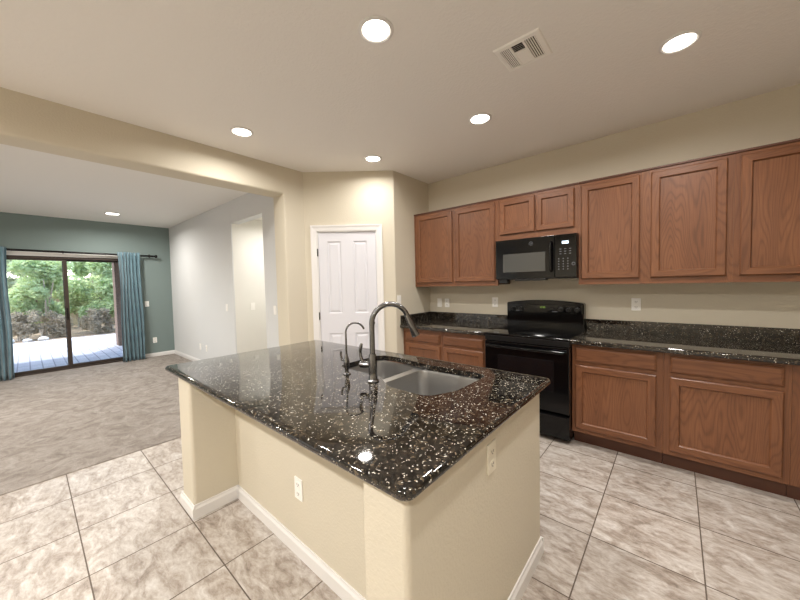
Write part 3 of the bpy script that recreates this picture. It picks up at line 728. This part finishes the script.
plate('white switch on the teal wall right of the curtain', 'switch', (XT, 1.640, 1.118), PX)
plate('white switch left of the tall opening on the pale grey wall', 'switch', (-5.36, YL, 1.10), 0)
plate('white switch right of the tall opening on the pale grey wall', 'switch', (-3.86, YL, 1.115), 0)
plate('white switch on the creamy wall inside the tall opening', 'switch', (HX0 - .045, 2.395, 1.105), PX)
dup(o1, (-6.64, YL, .337), 0, 'left of two low outlets on the pale grey wall')
dup(o1, (-6.33, YL, .337), 0, 'right of two low outlets on the pale grey wall')

# ------------------------------------------------------------------ recessed lights
def downlight(label, x, y, z, lens, watts, col, r=.075):
    t = thing('recessed_light', label, 'light', (x, y, z), group='recessed ceiling lights')
    b = MB(); b.lathe([(r + .018, 0), (r + .018, -.004), (r + .006, -.010), (r - .002, -.006), (r - .004, 0)], cap=False, n=36); b.build('trim_ring', M['trim'], t, smooth=True)
    b = MB(); b.lathe([(r - .003, -.004), (r * .5, -.007), (.001, -.008)], n=36); b.build('lens', lens, t, smooth=True)
    ld = bpy.data.lights.new('lamp', 'AREA'); ld.shape = 'DISK'; ld.size = r * 1.9; ld.energy = watts; ld.color = col; ld.spread = math.radians(165)
    lo = bpy.data.objects.new('lamp', ld); COL.objects.link(lo); lo.parent = t; lo.location = (0, 0, -.014)
WARM = (1.0, .965, .92)
for lb, x, y, k in (('lit recessed ceiling light above the island, the largest of the left ones', -1.209, 1.279, .8), ('lit recessed ceiling light right of the air vent, nearest the camera on the right', .003, 2.516, .85),
                    ('lit recessed ceiling light near the dropped beam', -2.842, 1.290, .78), ('lit recessed ceiling light left below the air vent', -1.229, 2.519, .85),
                    ('small lit recessed ceiling light in front of the pantry door', -2.455, 2.502, .5), ('lit recessed ceiling light directly above the camera, outside the picture', .0, 1.280, .9),
                    ('added ceiling fill light behind the camera, right one, outside the picture', .6, -1.2, 2.6), ('added ceiling fill light behind the camera, middle one, outside the picture', -1.2, -1.2, 2.6),
                    ('added ceiling fill light behind the camera, left one, outside the picture', -2.6, -1.2, 2.2)):  # the three behind the camera are unseen, added as fill for the kitchen
    downlight(lb, x, y, ZC, M['lens'], CAN_W * k, WARM)
downlight('lit recessed light on the living room ceiling near the curtain', -7.25, 1.035, ZL, M['lensl'], LIV_W * .7, (1, .95, .88), .09)
downlight('added living room fill light farthest from the pale grey wall, outside the picture', -5.2, -2.0, ZL, M['lensl'], LIV_W, (1, .95, .88))  # unseen lamp, added to brighten the living room
downlight('added living room fill light between beam and sliding door, outside the picture', -5.7, -.55, ZL, M['lensl'], LIV_W, (1, .95, .88))  # second unseen lamp added for living room brightness
downlight('lit recessed light in the hallway behind the tall opening', -4.45, 2.75, 2.50, M['lensl'], 17, (1, .98, .95))

# ------------------------------------------------------------------ ceiling air vent
vt = thing('air_vent', 'white square ceiling air register with three louvre zones', 'vent', (-.690, 1.978, ZC))
b = MB(); fr = .128
L = []
for ins, z in ((0, 0), (0, -.003), (.006, -.008), (.030, -.010), (.030, -.004)): L.append([(x, y, z) for x, y in rect(-fr + ins, fr - ins, -fr + ins, fr - ins)])
b.loops(L, False, False); b.build('frame', M['plate'], vt)
b = MB(); b.box(-fr + .029, fr - .029, -fr + .029, fr - .029, -.003, -.001); b.build('duct_opening', M['slot'], vt)
b = MB(); a = fr - .030
b.box(-.043, -.035, -a, a, -.010, -.003); b.box(.028, .040, -a, a, -.010, -.003); b.box(-.035, .028, -.028, -.020, -.0099, -.003); b.build('divider', M['plate'], vt)
def slats(b, n, lo, hi, axis, other, wd, tilt):
    for k in range(n):
        c = lo + (hi - lo) * (k + .5) / n
        ca, sa = math.cos(tilt), math.sin(tilt); h = wd / 2; th = .0008
        prof = [(c - h * ca, -.0065 - h * sa), (c + h * ca, -.0065 + h * sa), (c + h * ca, -.0065 + h * sa + th), (c - h * ca, -.0065 - h * sa + th)]
        b.prism(prof, other[0], other[1], 'y' if axis == 'x' else 'x')
for nm, n, lo, hi, ax, ot, wd, tl in (('louvre', 6, -a, -.043, 'x', (-a, a), .0085, -.35), ('louvre', 5, .040, a, 'x', (-a, a), .0060, .5), ('louvre', 5, -a, -.028, 'y', (-.035, .028), .0040, .5), ('louvre', 5, -.020, a, 'y', (-.035, .028), .0250, -.08)):
    b = MB(); slats(b, n, lo, hi, ax, ot, wd, tl); b.build(nm, M['plate'], vt)
